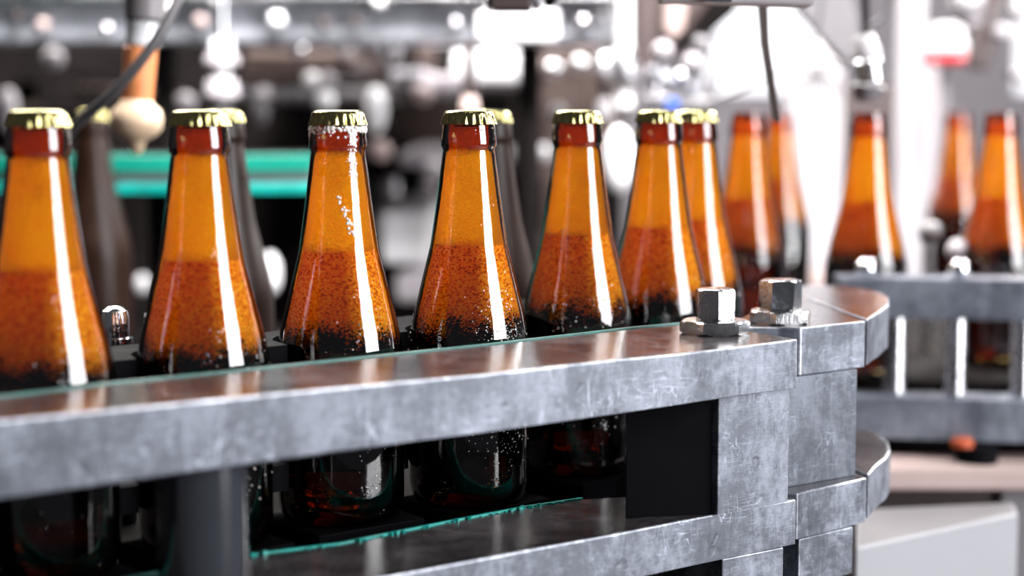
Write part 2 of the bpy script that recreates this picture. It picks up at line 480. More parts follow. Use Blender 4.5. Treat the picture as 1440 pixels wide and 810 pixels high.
def z_cyl(px, s):
    # depth along the optical axis from scale, placed at cap height
    D = FPX / (s * 1000.); return Vector(((px - 720) / FPX * D, D * _cp + 0.0, 0)) + Vector((0, ((405 - 156) / FPX) * D * _sp, 0))
def strip_angle(p):       # the side of the bottle that faces half way between camera and softbox
    a = (Vector((0, 0)) - Vector((p.x, p.y))).normalized(); b = (Vector((1.95, .10)) - Vector((p.x, p.y))).normalized()
    h = (a + b); return math.atan2(h.y, h.x)
for i, (px, s, lab) in enumerate(front):
    p = z_cyl(px, s)
    o = proto if i == 0 else copy_tree(proto)
    o.location = (p.x, p.y, DECK); rz = i * 1.37; o.rotation_euler.z = rz
    tag(o, lab, 'bottle', ROW); BP.append(p)
    a0 = strip_angle(p) - rz
    nd = {0: 60, 1: 90, 2: 110, 3: 620, 4: 45, 5: 60, 6: 30}[i]
    if nd:
        d = link('droplets', drops_mesh(i, nd, .02, .135, a0, .30 if i != 3 else .26, .0002, .0005 if i != 3 else .00055), 'drop', o, smooth=180)
        d['kind'] = 'stuff'; d['label'] = 'clear water droplets clinging to the glass'
    if i == 2:
        rnd = random.Random(5); bm = B()
        for k in range(130):
            th = a0 + rnd.uniform(-2.1, .9); z = zc(8.5) - abs(rnd.gauss(0, .0022)); r = rnd.uniform(.0005, .0011)
            rr = .0150; ball(bm, (rr * math.cos(th), rr * math.sin(th), z), r, 8)
        for k in range(90):
            z = zc(rnd.uniform(10, 36)); th = a0 - .03 + rnd.gauss(0, .09); rr = prof_r(z)
            ball(bm, (rr * math.cos(th), rr * math.sin(th), z), rnd.uniform(.0003, .0008), 8)
        for k in range(26):
            u = rnd.random(); z = zc(44 + 22 * u); th = a0 - .52 + .35 * u + rnd.gauss(0, .05); rr = prof_r(z)
            ball(bm, (rr * math.cos(th), rr * math.sin(th), z), rnd.uniform(.0006, .0011), 8)
        f = link('foam', bm, 'foam', o, smooth=180); f['kind'] = 'stuff'; f['label'] = 'white foam bubbles under the cap and down the neck'

# uncapped bottles on the second carousel, right, and the dim ones behind
FAR = 'uncapped blurred amber bottles on the second carousel'
def far_bottle(px, s, lab, capped, grp):
    o = copy_tree(proto); p = z_cyl(px, s)
    o.location = (p.x, p.y, DECK); o.rotation_euler.z = px
    for ch in list(o.children):
        if ch.name.startswith('droplets') or (not capped and ch.name.startswith('crown_cap')): bpy.data.objects.remove(ch)
    tag(o, lab, 'bottle', grp); return o, p
FP = []
for px, s, lab in [
    (1052, 1.64, 'blurred uncapped amber bottle left of the wide pale pillar, behind the hex nuts'),
    (1222, 1.70, 'large blurred uncapped amber bottle directly under the chrome filling nozzle'),
    (1348, 1.22, 'small faint uncapped amber bottle farther back between two larger blurred ones'),
    (1408, 1.62, 'blurred uncapped amber bottle cut by the right edge of the photo'),
    (1098, 1.30, 'dim amber bottle mostly hidden behind the blurred one left of the pale pillar')]:
    o, p = far_bottle(px, s, lab, False, FAR); FP.append(p)
BK = []
BACK = 'dim capped bottles on the star wheel behind the front row'
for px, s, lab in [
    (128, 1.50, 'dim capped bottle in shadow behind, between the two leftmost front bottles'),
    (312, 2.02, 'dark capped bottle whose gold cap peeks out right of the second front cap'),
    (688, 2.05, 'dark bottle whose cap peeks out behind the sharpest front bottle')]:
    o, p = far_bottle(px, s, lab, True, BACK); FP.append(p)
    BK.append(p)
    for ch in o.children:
        if ch.name.startswith('glass'): ch.material_slots[0].link = 'OBJECT'; ch.material_slots[0].material = M['shaded_amber']
        if ch.name.startswith(('beer', 'fogged_neck')): ch.material_slots[0].link = 'OBJECT'; ch.material_slots[0].material = M['shaded_beer']

# ------------------------------------------------------------------ conveyor deck, machine bases
bm = B(); prism(bm, [(-1.3, -.02), (-.30, .742), (-.1, .905), (.055, 1.045), (.115, 1.125), (.145, 1.24), (.145, 2.0), (-1.3, 2.0)], .90, DECK - .0205, .002)
deck = link('conveyor_deck', bm, 'dark_steel'); recentre(deck)
tag(deck, 'dark steel conveyor deck carrying the front row of bottles', 'conveyor')
bm = B(); prism(bm, [(-1.25, -.05), (-.26, .70), (.145, 1.0), (.20, 1.07), (.215, 1.12), (.215, 1.22), (.14, 1.30), (.14, 1.95), (-1.25, 1.95)], 0, .8995, .004)
o = recentre(link('machine_cabinet', bm, 'dark_steel')); tag(o, 'dark steel cabinet under the front conveyor deck', 'cabinet')
# the slat chain the bottles ride on: one plate under each bottle
bm = B(); box(bm, -.031, .031, -.034, .034, 0, .0195, .001)
ch0 = None
for i, p in enumerate(BP):
    q = BP[min(i + 1, 6)] - BP[max(0, i - 1)]
    if ch0 is None:
        ch0 = link('bottle_pad', bm, 'black_plastic'); o = ch0
    else: o = ch0.copy(); C.objects.link(o)
    o.location = (p.x, p.y, DECK - .02); o.rotation_euler.z = math.atan2(q.y, q.x) + math.pi / 2
    tag(o, 'black plastic carrier pad under ' + ['the leftmost bottle', 'the bottle left of the foaming one', 'the foaming bottle', 'the sharpest bottle', 'the bottle right of the sharpest one', 'the bottle behind the nearer hex nut', 'the farthest bottle of the front row'][i], 'pad', 'carrier pads under the front row')

for p, nm in zip(BK, ['the dim bottle between the two leftmost front bottles', 'the dark bottle half hidden right of the second front bottle', 'the dark bottle behind the sharpest one']):
    o = ch0.copy(); C.objects.link(o); o.location = (p.x, p.y, DECK - .02); o.rotation_euler.z = 1.6; tag(o, 'black plastic pad under ' + nm, 'pad', 'carrier pads in the back row')
# ------------------------------------------------------------------ star wheel behind the front row
SC = Vector((-.70, 1.60))
def star_outline(Rr, gap, a0, a1, n=260, pockets=BP, c=SC):
    pts = []
    for k in range(n + 1):
        th = a0 + (a1 - a0) * k / n; d = Vector((math.cos(th), math.sin(th)))
        r = Rr
        for p in pockets:
            q = Vector((p.x, p.y)) - c; t = q.dot(d); m2 = q.length_squared - t * t
            if m2 < gap * gap and t > 0: r = min(r, t - math.sqrt(gap * gap - m2))
        pts.append((c + d * r)[:])
    return pts
Rw = sum((Vector((p.x, p.y)) - SC).length for p in BP) / 7
def near_pt(th, r): return (SC.x + r * math.cos(th), SC.y + r * math.sin(th))
wheel = thing('star_wheel', 'black plastic star wheel with round pockets behind the front row', 'wheel', (SC.x, SC.y, DECK - .0205))
def local(pts): return [(a - SC.x, b_ - SC.y) for a, b_ in pts]
a0, a1 = R(-88), R(-18)
for z0, z1, nm in ((.085, .098, 'upper_disc'), (.020, .034, 'lower_disc')):
    out = local(star_outline(Rw - .012, .0365, a0, a1)); out += [(.832 * math.cos(a1 + (a0 - a1) * k / 60), .832 * math.sin(a1 + (a0 - a1) * k / 60)) for k in range(61)]
    bm = B(); prism(bm, out, z0 + .0205, z1 + .0205, 0); link(nm, bm, 'black_plastic', wheel)
for k in range(5):
    th = R(-76 + 13.5 * k)
    for z0, z1 in ((.0001, .0403), (.0547, .1053)):
        bm = B(); rod(bm, (.842 * math.cos(th), .842 * math.sin(th), z0), (.842 * math.cos(th), .842 * math.sin(th), z1), .006, 14); link('spacer_rod', bm, 'dark_steel', wheel, smooth=40)
# acorn nut on a black post between first and second bottle
p = at_y(162, 482, 1.03)
t = thing('clamp_post', 'black post topped by a chrome dome nut between the two leftmost bottles', 'post', (p.x, p.y, DECK - .0205))
zz = p.z - (DECK - .0205)
bm = B(); rod(bm, (0, 0, 0), (0, 0, zz), .0105, 24); link('post', bm, 'black_plastic', t, smooth=40)
bm = B(); lathe(bm, [(0, zz), (.0105, zz), (.0105, zz + .003), (.0085, zz + .0035), (.0085, zz + .015), (.0075, zz + .019), (.004, zz + .0215), (0, zz + .022)], 6 * 4); link('dome_nut', bm, 'chrome', t, smooth=40)

# ------------------------------------------------------------------ guide rails (front)
ZU = EYE - .125; ZL = EYE - .2165
def P2(px, py, z): q = at_z(px, py, z); return (q.x, q.y)
def hexnut(name, parent, c, af, h, mat, rot, dome=True, z0=0):
    """chamfered hexagon: af = across-corner radius"""
    bm = B(); n = 48
    def ring(r_hex, z, rc):
        vs = []
        for k in range(n):
            th = 2 * math.pi * k / n; q = (th + math.pi / 6) % (math.pi / 3) - math.pi / 6
            rh = r_hex * math.cos(math.pi / 6) / math.cos(q)
            rr = min(rh, rc); vs.append(bm.verts.new((rr * math.cos(th + rot), rr * math.sin(th + rot), z0 + z)))
        return vs
    ch = h * .12
    q = af * .045 if h > .01 else af * .03
    rs = [ring(af, 0, af * .90), ring(af, q * 1.2, af * .965), ring(af, q * 2.2, af * 1.01), ring(af, h - q * 3.6, af * 1.01), ring(af, h - q * 1.8, af * .955), ring(af, h - q * .6, af * .88), ring(af, h, af * .78)]
    rs = [[*r] for r in rs]
    for a, b in zip(rs, rs[1:]):
        for k in range(n): bm.faces.new((a[k], a[(k + 1) % n], b[(k + 1) % n], b[k]))
    bm.faces.new(rs[-1]); bm.faces.new(rs[0][::-1])
    o = link(name, bm, mat, parent, loc=c, smooth=25); return o

def inset_pts(front_pts, back_pts): return list(front_pts) + list(reversed(back_pts))

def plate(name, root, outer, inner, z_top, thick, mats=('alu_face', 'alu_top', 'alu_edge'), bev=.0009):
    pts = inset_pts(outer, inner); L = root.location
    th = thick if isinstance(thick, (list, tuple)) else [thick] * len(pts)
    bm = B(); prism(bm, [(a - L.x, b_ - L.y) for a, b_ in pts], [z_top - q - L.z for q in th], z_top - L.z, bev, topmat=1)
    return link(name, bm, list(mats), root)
def edge_strip(name, root, inner, z_top, thick, w=.0022, raise_=.0008, mat='teal'):
    """green wear strip along the inner edge of a plate"""
    L = root.location; n = len(inner); off = []
    for i in range(n):
        a = Vector(inner[max(0, i - 1)]); b_ = Vector(inner[min(n - 1, i + 1)]); d = (b_ - a).normalized(); nn = Vector((-d.y, d.x))
        off.append((Vector(inner[i]) + nn * w)[:])
    pts = list(inner) + off[::-1]
    bm = B(); prism(bm, [(a - L.x, b_ - L.y) for a, b_ in pts], z_top - thick - L.z, z_top + raise_ - L.z, .0003)
    rnd = random.Random(len(inner))
    return link(name, bm, mat, root)

# --- rail A : the long near one
A = thing('guide_rail', 'long scratched aluminium guide rail in the foreground, near hex nut on top', 'rail', (-.02, .86, DECK - .03))
outA = [P2(-140, 605, ZU), P2(0, 592, ZU), P2(240, 568.5, ZU), P2(480, 545, ZU), P2(680, 526.5, ZU), P2(860, 506, ZU), P2(960, 497, ZU), P2(1040, 487.5, ZU), P2(1122, 477, ZU)]
inA = [P2(-140, 576, ZU), P2(0, 559, ZU), P2(150, 541, ZU), P2(320, 524, ZU), P2(480, 507, ZU), P2(680, 486, ZU), P2(880, 463, ZU), P2(960, 455.5, ZU), P2(1050, 465, ZU)]
thA = [.033, .0315, .030, .0287, .028, .0278, .0265, .026, .0268]
plate('upper_plate', A, outA, inA, ZU, thA + thA[::-1])
edge_strip('upper_green_liner', A, inA[:8], ZU, .012, mat='teal_dull')
outL = [P2(-250, 960, ZL), P2(60, 897, ZL), P2(300, 856, ZL), P2(553, 809, ZL), P2(760, 770, ZL), P2(870, 750, ZL), P2(960, 732, ZL), P2(1040, 717, ZL), P2(1120, 702, ZL)]
inL = [P2(-250, 895, ZL), P2(0, 851, ZL), P2(180, 815, ZL), P2(350, 781.5, ZL), P2(480, 765.5, ZL), P2(640, 733, ZL), P2(740, 714, ZL), P2(820, 702, ZL), P2(1030, 690, ZL)]
plate('lower_plate', A, outL, inL, ZL, .0255)
edge_strip('lower_green_liner', A, inL[:8], ZL, .012)
zb = ZU - .0268
# pillar block between the plates at the right end
def block(name, root, quad, z0, z1, mats=('alu_face', 'alu_face', 'alu_edge'), bev=.0007):
    L = root.location; bm = B(); prism(bm, [(a - L.x, b_ - L.y) for a, b_ in quad], z0 - L.z, z1 - L.z, bev, topmat=0 if len(mats) > 2 else None); return link(name, bm, list(mats), root)
pa, pb = P2(1014, 558, zb), P2(1117, 544, zb)
d = (Vector(pb) - Vector(pa)); nrm = Vector((-d.y, d.x)).normalized()
pa = (Vector(pa) + nrm * .0015); pb = (Vector(pb) + nrm * .0015 - d.normalized() * .002)
block('pillar_block', A, [pa[:], pb[:], (pb + nrm * .05)[:], (pa + nrm * .05 + Vector((-.0035, 0)))[:]], ZL + .0002, zb + .0002)
# side face slab
# black spacer behind
sb = pa + nrm * .004 - d.normalized() * .001
block('black_spacer', A, [(.0605, .9325), (sb.x, sb.y), (sb.x - .012, sb.y + .05), (.078, 1.005)], ZL + .0002, ZU - .0262, ('black_plastic', 'black_plastic'))
# blocks under the lower plate
la = Vector(P2(1016, 786, ZL - .0255)); lb = Vector(P2(1102, 769, ZL - .0255)); dl = (lb - la).normalized(); nl = Vector((-dl.y, dl.x))
block('lower_block', A, [la[:], lb[:], (lb + nl * .05)[:], (la + nl * .05)[:]], ZL - .0545, ZL - .0257)
# round post at the left between the plates
Lc = A.location
bm = B(); cx, cy = at_z(278, 655, ZU - .03)[:2]; cy += .022; cx -= .002
rod(bm, (cx - Lc.x, cy - Lc.y, ZL - .0545 - Lc.z), (cx - Lc.x, cy - Lc.y, ZU - .0285 - Lc.z), .0205, 40)
link('round_spacer', bm, 'spacer_steel', A, smooth=40)
# nuts + stud
c1 = at_z(1005, 468, ZU); c1 = Vector((c1.x, c1.y, ZU)) - Lc
jn = hexnut('jam_nut', A, c1, .0203, .0078, 'nut_dull', R(35)); hn = hexnut('hex_nut', jn, (0, 0, .0078), .0119, .0176, 'nut_steel', R(4))
# shavings on the plate
rnd = random.Random(3); bm = B()
for k in range(60):
    u = rnd.uniform(.05, .98); i = int(u * 7); a = Vector(inL[i]).lerp(Vector(inL[i + 1]), u * 7 - i)
    s_ = rnd.uniform(.0003, .0009); x, y = a.x - Lc.x, a.y - Lc.y
    box(bm, x - s_ * 1.6, x + s_, y - .002 - s_, y - .001, ZL - Lc.z, ZL - Lc.z + s_ * rnd.uniform(.6, 2.4), 0, Matrix.Rotation(rnd.uniform(0, 3), 3, 'Z'))
o = link('green_shavings', bm, 'teal', A); o['kind'] = 'stuff'; o['label'] = 'curled shavings scraped off the green liner'

# --- rail B : next piece, stepped back
Bq = thing('guide_rail', 'short middle aluminium guide rail with the farther hex nut on top', 'rail', (.19, 1.07, DECK - .03))
outB = [P2(1050, 460, ZU), P2(1126, 461, ZU), P2(1170, 456.5, ZU), P2(1217, 451.5, ZU)]
inB = [P2(1030, 452, ZU), P2(1050, 443, ZU), P2(1085, 428, ZU), P2(1128, 418, ZU)]
plate('upper_plate', Bq, outB, inB, ZU, .0275)
outBl = [P2(1085, 693, ZL), P2(1121, 694, ZL), P2(1170, 683, ZL), P2(1219, 672, ZL)]
inBl = [P2(1060, 670, ZL), P2(1080, 655, ZL), P2(1100, 640, ZL), P2(1130, 630, ZL)]
plate('lower_plate', Bq, outBl, inBl, ZL, .0265)
zb2 = ZU - .0275
ba = Vector(P2(1095, 533, zb2)); bb = Vector(P2(1206, 519, zb2)); db = (bb - ba).normalized(); nb = Vector((-db.y, db.x))
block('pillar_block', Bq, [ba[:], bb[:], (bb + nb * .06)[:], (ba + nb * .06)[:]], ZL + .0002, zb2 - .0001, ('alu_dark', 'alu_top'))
la = Vector(P2(1124, 758, ZL - .0265)); lb = Vector(P2(1200, 740, ZL - .0265)); dl = (lb - la).normalized(); nl = Vector((-dl.y, dl.x))
block('lower_block', Bq, [la[:], lb[:], (lb + nl * .05)[:], (la + nl * .05)[:]], ZL - .0545, ZL - .0267)
c2 = at_z(1097, 453, ZU); c2 = Vector((c2.x, c2.y, ZU)) - Bq.location
jn = hexnut('jam_nut', Bq, c2, .0196, .0078, 'nut_dull', R(45)); hexnut('hex_nut', jn, (0, 0, .0078), .0128, .0178, 'nut_steel', R(29))

# --- rail C : arc plate turning away
Cc = thing('guide_rail', 'curved aluminium guide rail end turning away behind the middle rail', 'rail', (.21, 1.13, DECK - .03))
outC = [P2(1219.5, 449.5, ZU), P2(1228, 444, ZU), P2(1238, 438, ZU), P2(1250, 428, ZU), P2(1249, 418, ZU), P2(1236, 410.5, ZU), P2(1212, 405, ZU), P2(1180, 401.5, ZU), P2(1145, 400, ZU)]
inC = [P2(1129, 416.6, ZU), P2(1122, 412, ZU), P2(1117, 408, ZU), P2(1118, 403, ZU)]
plate('upper_plate', Cc, outC, inC, ZU, .0276)
outCl = [P2(1221, 668, ZL), P2(1232, 655, ZL), P2(1246, 644, ZL), P2(1252, 634, ZL), P2(1249, 622, ZL), P2(1238, 613, ZL), P2(1220, 604, ZL)]
inCl = [P2(1134, 627.5, ZL), P2(1140, 618, ZL), P2(1146, 606, ZL)]
plate('lower_plate', Cc, outCl, inCl, ZL, .0265)
# its own support block, hidden behind the middle pillar
ca = Vector(P2(1150, 515, zb2 + .0)) ; ca = Vector((.205, 1.165))
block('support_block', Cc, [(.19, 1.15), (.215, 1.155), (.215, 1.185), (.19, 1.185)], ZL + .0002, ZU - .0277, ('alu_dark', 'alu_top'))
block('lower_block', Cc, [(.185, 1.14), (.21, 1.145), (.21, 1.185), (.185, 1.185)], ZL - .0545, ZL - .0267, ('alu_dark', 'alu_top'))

# ------------------------------------------------------------------ second carousel (right)
D2 = thing('guide_rail', 'blurred grey guide rail of the second carousel at the right edge', 'rail', (.50, 1.37, DECK - .03))
def pyd(px, py, Y): q = at_y(px, py, Y); return q
zu2 = at_y(1340, 392, 1.40).z; zl2 = at_y(1340, 560, 1.40).z
o1 = [(.262, 1.415), (.40, 1.39), (.62, 1.365)]; i1 = [(.262, 1.445), (.40, 1.425), (.62, 1.40)]
plate('upper_plate', D2, o1, i1, zu2, .032, ('alu_far', 'alu_far', 'alu_far'))
plate('lower_plate', D2, o1, i1, zl2, .034, ('alu_far', 'alu_far', 'alu_far'))
for X, Yy in ((.309, 1.409), (.356, 1.402), (.407, 1.393), (.535, 1.374)):
    bm = B(); rod(bm, (X - .5, Yy + .014 - 1.37, zl2 - D2.location.z + .0002), (X - .5, Yy + .014 - 1.37, zu2 - .0322 - D2.location.z), .0085, 20); link('spacer_rod', bm, 'chrome_soft', D2, smooth=40)
for X, Yy in ((.285, 1.425), (.357, 1.413), (.445, 1.40)):
    bm = B(); ball(bm, (X - .5, Yy - 1.37, zu2 - D2.location.z + .0062), .0085, 16); link('dome_nut', bm, 'chrome', D2, smooth=60)
bm = B(); box(bm, .15, .95, 1.45, 2.0, .86, DECK - .0002, .002); d2 = link('second_deck', bm, 'dark_steel'); recentre(d2)
tag(d2, 'dark deck of the second carousel under the blurred uncapped bottles', 'conveyor')
bm = B(); box(bm, .28, .90, 1.55, 1.98, 0, .8598, .004); recentre(tag(link('second_cabinet', bm, 'brown_grey'), 'brown-grey cabinet carrying the second carousel', 'cabinet'))

# ------------------------------------------------------------------ lower right: white housing and shelf
zt = at_y(1310, 748, 1.22).z
cw = [P2(1204, 771, zt), P2(1432, 722, zt), P2(1425, 706, zt), P2(1205, 716, zt)]
bm = B(); prism(bm, cw, 0, zt, .002, topmat=1)
o = recentre(link('motor_housing', bm, ['housing_paint', 'grey_paint', 'housing_paint'])); tag(o, 'white box housing with a grey lid in the lower right corner', 'housing')

# ------------------------------------------------------------------ upper left: filler carousel behind
carousel_Y = 2.15
def pb(bm, x0, y0, x1, y1, Y, dep, bev=.002):
    a = at_y(x0, y0, Y); b_ = at_y(x1, y1, Y)
    box(bm, a.x, b_.x, Y, Y + dep, b_.z, a.z, bev)
def pthing(name, label, cat, mat, x0, y0, x1, y1, Y, dep, bev=.002, group=None):
    bm = B(); pb(bm, x0, y0, x1, y1, Y, dep, bev); o = recentre(link(name, bm, mat)); return tag(o, label, cat, group)

def ppoly(name, mat, pix, Y, dep, parent=None, bev=.002):
    """plate outlined in the x-z plane at distance Y, dep thick"""
    P = [at_y(x, y, Y) for x, y in pix]; bm = B()
    f0 = [bm.verts.new((p.x, Y, p.z)) for p in P]; f1 = [bm.verts.new((p.x, Y + dep, p.z)) for p in P]
    bm.faces.new(f0); bm.faces.new(f1[::-1]); n = len(P)
    for i in range(n): bm.faces.new((f0[i], f0[(i + 1) % n], f1[(i + 1) % n], f1[i]))
    bmesh.ops.bevel(bm, geom=bm.edges[:], offset=bev, segments=2, affect='EDGES')
    return name, bm, mat, parent
class Frame:
    """a thing whose parts are placed where they stand in the hall; origin at its base"""
    def __init__(s, name, label, cat, x, y, z, group=None):
        s.o = thing(name, label, cat, (x, y, z), 0, group)
    def put(s, name, bm, mat, smooth=None):
        bm.transform(Matrix.Translation(-Vector(s.o.location))); return link(name, bm, mat, s.o, smooth=smooth)
    def pbox(s, name, mat, x0, y0, x1, y1, Y, dep, bev=.002):
        bm = B(); pb(bm, x0, y0, x1, y1, Y, dep, bev); return s.put(name, bm, mat)
    def poly(s, name, mat, pix, Y, dep, bev=.002):
        return s.put(name, ppoly(name, mat, pix, Y, dep, None, bev)[1], mat)
    def knob(s, px, py, rpx, Y, mat='chrome', back=.12, rz=1.0, name='knob'):
        c = at_y(px, py, Y); r = rpx / FPX * Y; bm = B(); ball(bm, (0, 0, 0), r, 20)
        if rz != 1: bm.transform(Matrix.Diagonal((1, 1, rz, 1)))
        n0 = len(bm.faces); rod(bm, (0, r * .6, 0), (0, back, 0), r * .3, 10)
        bm.faces.ensure_lookup_table()
        for f_ in bm.faces[n0:]: f_.material_index = 1
        bm.transform(Matrix.Translation(c)); return s.put(name, bm, [mat, 'dark_steel'], 50)
    def rodp(s, name, mat, x0, y0, x1, y1, rpx, Y, Y1=None, r2=None, seg=20):
        bm = B(); Y1 = Y1 or Y; rod(bm, at_y(x0, y0, Y), at_y(x1, y1, Y1), rpx / FPX * Y, seg, (r2 / FPX * Y) if r2 else None); return s.put(name, bm, mat, 40)

# the carcass stands on the floor; its front carries valves, rods, knobs and white highlight stand-ins
F = Frame('filler_carcass', 'huge dark filling machine body filling the background on the left', 'machine', -.9, 3.0, 0)
a = at_y(880, 0, 2.9)
bm = B(); box(bm, -2.2, a.x, 2.9, 3.9, .0005, 2.3, .01); F.put('body', bm, 'dark_steel')
for x0, y0, x1, y1, m in [(-60, 62, 100, 150, 'dark_steel'), (20, 110, 60, 260, 'brown_steel'), (245, 60, 300, 420, 'dark_steel'), (450, 80, 520, 230, 'brown_steel'), (520, 120, 545, 300, 'dark_steel'),
                          (585, 62, 612, 110, 'brown_steel'), (735, 75, 800, 330, 'brown_steel'), (650, 130, 735, 260, 'dark_steel'), (800, 70, 870, 250, 'brown_steel'), (560, 150, 640, 205, 'brown_steel'),
                          (600, 240, 740, 330, 'brown_steel'), (-20, 250, 90, 420, 'dark_steel'), (520, 250, 560, 330, 'chrome_soft'), (700, 250, 770, 420, 'brown_steel'), (330, 140, 430, 215, 'dark_steel'), (430, 290, 530, 420, 'dark_steel')]:
    F.pbox('panel', m, x0, y0, x1, y1, 2.82, .0795, .004)
for x0, y0, x1, y1, m in [(340, 70, 500, 98, 'brown_steel'), (335, 100, 470, 117, 'brown_steel'), (330, 124, 545, 143, 'grey_paint'), (545, 96, 602, 120, 'chrome_soft'), (578, 104, 662, 132, 'lilac_paint'),
                          (636, 72, 733, 116, 'highlight_white'), (560, 212, 645, 236, 'lilac_paint'), (640, 214, 720, 232, 'grey_paint'), (536, 300, 604, 371, 'highlight_white'), (556, 385, 620, 425, 'lilac_paint'), (590, 236, 612, 276, 'chrome_soft'), (100, 120, 160, 132, 'brown_steel')]:
    F.pbox('bracket', m, x0, y0, x1, y1, 2.30, .5195, .008)  # the white ones stand in for bright reflections
for px, py, r, m, q in [(75, 82, 15, 'lilac_paint', 1), (485, 62, 12, 'highlight_white', 1.4), (438, 112, 11, 'highlight_white', 1), (462, 112, 10, 'lilac_paint', 1), (457, 141, 14, 'highlight_white', 1), (370, 133, 10, 'lilac_paint', 1),
                        (367, 158, 11, 'grey_paint', 1.6), (529, 155, 15, 'highlight_white', 2.2), (535, 212, 15, 'pink_wood', 1), (595, 133, 14, 'pink_wood', 1), (762, 215, 12, 'highlight_white', 1), (784, 160, 11, 'grey_paint', 1.3),
                        (229, 227, 13, 'chrome', 1.2), (140, 213, 11, 'chrome', 1.1), (262, 145, 14, 'lilac_paint', 1), (240, 150, 12, 'lilac_paint', 1.3), (870, 225, 19, 'highlight_white', 2.4), (380, 385, 14, 'highlight_white', 2.1),
                        (172, 405, 9, 'grey_paint', 1.5), (200, 400, 9, 'highlight_white', 1.5), (12, 155, 14, 'lilac_paint', 2.2), (778, 97, 11, 'chrome', 1), (815, 90, 11, 'chrome', 1.), (760, 95, 11, 'pink_wood', 1), (610, 240, 13, 'lilac_paint', 1.3),
                        (548, 68, 16, 'chrome_soft', 1.4), (555, 60, 9, 'highlight_white', 1), (420, 70, 10, 'chrome', 1), (230, 330, 9, 'chrome', 1)]:
    F.knob(px, py, r, 2.26, m, .56, q)  # white balls take the place of blurred highlight discs

# upper beam on its own posts
F2 = Frame('filler_ring_beam', 'grey steel beam running across the top left behind the bottles', 'beam', -.3, 2.2, .0)
F2.pbox('beam', 'beam_steel', -420, 4, 868, 60, 2.10, .12, .008)
F2.pbox('lip', 'chrome_soft', -420, -10, 868, 3.7, 2.08, .16, .004)
F2.pbox('reflection_plate', 'highlight_white', 671, 11, 785, 57, 2.085, .0148, .006)['label'] = 'white plate standing in for a bright reflection on the beam'  # reflection on the beam modelled as a white plate
for px, py, r, m in [(24, 22, 8, 'brown_steel'), (60, 35, 9, 'pink_wood'), (150, 40, 8, 'chrome_soft'), (282, 30, 9, 'pink_wood'), (308, 0, 11, 'highlight_white'), (389, 28, 11, 'highlight_white'), (455, 34, 9, 'brown_steel'), (533, 2, 10, 'highlight_white'), (500, 30, 8, 'brown_steel'), (640, 33, 8, 'chrome_soft'), (820, 30, 9, 'chrome_soft'), (232, 6, 11, 'highlight_white')]:
    F2.knob(px, py, r, 2.085, m, .02, 1, 'bolt')
for px in (-350, 231, 745):
    p = at_y(px, 59.8, 2.16)
    bm = B(); rod(bm, (p.x, 2.16, .0005), (p.x, 2.16, p.z), .014, 24); F2.put('post', bm, 'dark_steel', 40)
# hanging filling valves
def valve(px, lab, Y, items, loc=None):
    p = at_y(px, items[0][2], Y)
    f = Frame('filling_valve', lab, 'valve', p.x, Y, p.z, 'filling valves hanging from the ring beam')
    for nm, m, y0, y1, r, r2 in items:
        f.rodp(nm, m, px, y1, px, y0, r, Y, None, r2)
    return f
V = valve(312, 'white and chrome filling valve cluster hanging under the beam above the second bottle', 2.05, [('stem', 'chrome', -20, 150, 7, 7), ('collar', 'highlight_white', 56, 74, 16, 14), ('collar', 'lilac_paint', 75, 92, 24, 22), ('sleeve', 'highlight_white', 93, 110, 11, 11), ('body', 'lilac_paint', 111, 137, 24, 21), ('nozzle', 'grey_paint', 138, 154, 14, 10)])
V = valve(878, 'tall white filling valve with a bulging chrome middle, right end of the beam', 1.95, [('stem', 'highlight_white', -40, 70, 11, 11), ('body', 'chrome_soft', 71, 112, 23, 19), ('nozzle', 'highlight_white', 113, 152, 13, 11)])
V = valve(850, 'grey chrome filling valve left of the tall white one', 2.05, [('stem', 'chrome', 20, 75, 6, 6), ('body', 'chrome_soft', 76, 104, 14, 9), ('sleeve', 'chrome', 105, 138, 8, 12), ('nozzle', 'grey_paint', 139, 168, 13, 9)])
V = valve(660, 'dark short filling valve hanging behind the sharpest bottle', 2.05, [('stem', 'brown_steel', 58, 135, 9, 9), ('body', 'pink_wood', 136, 160, 12, 10)])

# teal-edged plate farther back
F3 = Frame('far_star_wheel', 'dark far star wheel plate with bright green edges behind the left bottles', 'wheel', -.45, 1.95, DECK - .0205)
zt0 = at_y(0, 217, 1.78).z; zt1 = at_y(0, 240, 1.78).z; zt2 = at_y(0, 256, 1.78).z; zt3 = at_y(0, 269, 1.78).z
xr = at_y(437, 230, 1.78).x
def ringpl(name, mat, z0, z1, y, r=.8):
    bm = B(); out = []
    n = 40
    cx, cy = -.35, y + r
    for k in range(n + 1):
        th = R(-140) + R(61) * k / n; out.append((cx + r * math.cos(th), cy + r * math.sin(th)))
    if 'liner' in name: out += [(a_, b_ + .012) for a_, b_ in out[::-1]]
    else: out += [(out[-1][0] - .02, y + .17), (out[0][0], y + .17)]
    prism(bm, out, z0, z1, .001); F3.put(name, bm, mat)
for nm, m, z0, z1, y in (('upper_liner', 'teal_bright', zt1 + .0002, zt0, 1.745), ('upper_plate', 'dark_steel', zt1 + .0002, zt0 - .001, 1.7574), ('plate', 'grey_paint', zt2, zt1, 1.75), ('lower_liner', 'teal', zt3, zt2 - .0002, 1.745)):
    ringpl(nm, m, z0, z1, y)
bm = B(); rod(bm, (-.35, 1.86, DECK - .0204), (-.35, 1.86, zt2 - .0002), .03, 30); F3.put('post', bm, 'dark_steel', 40)

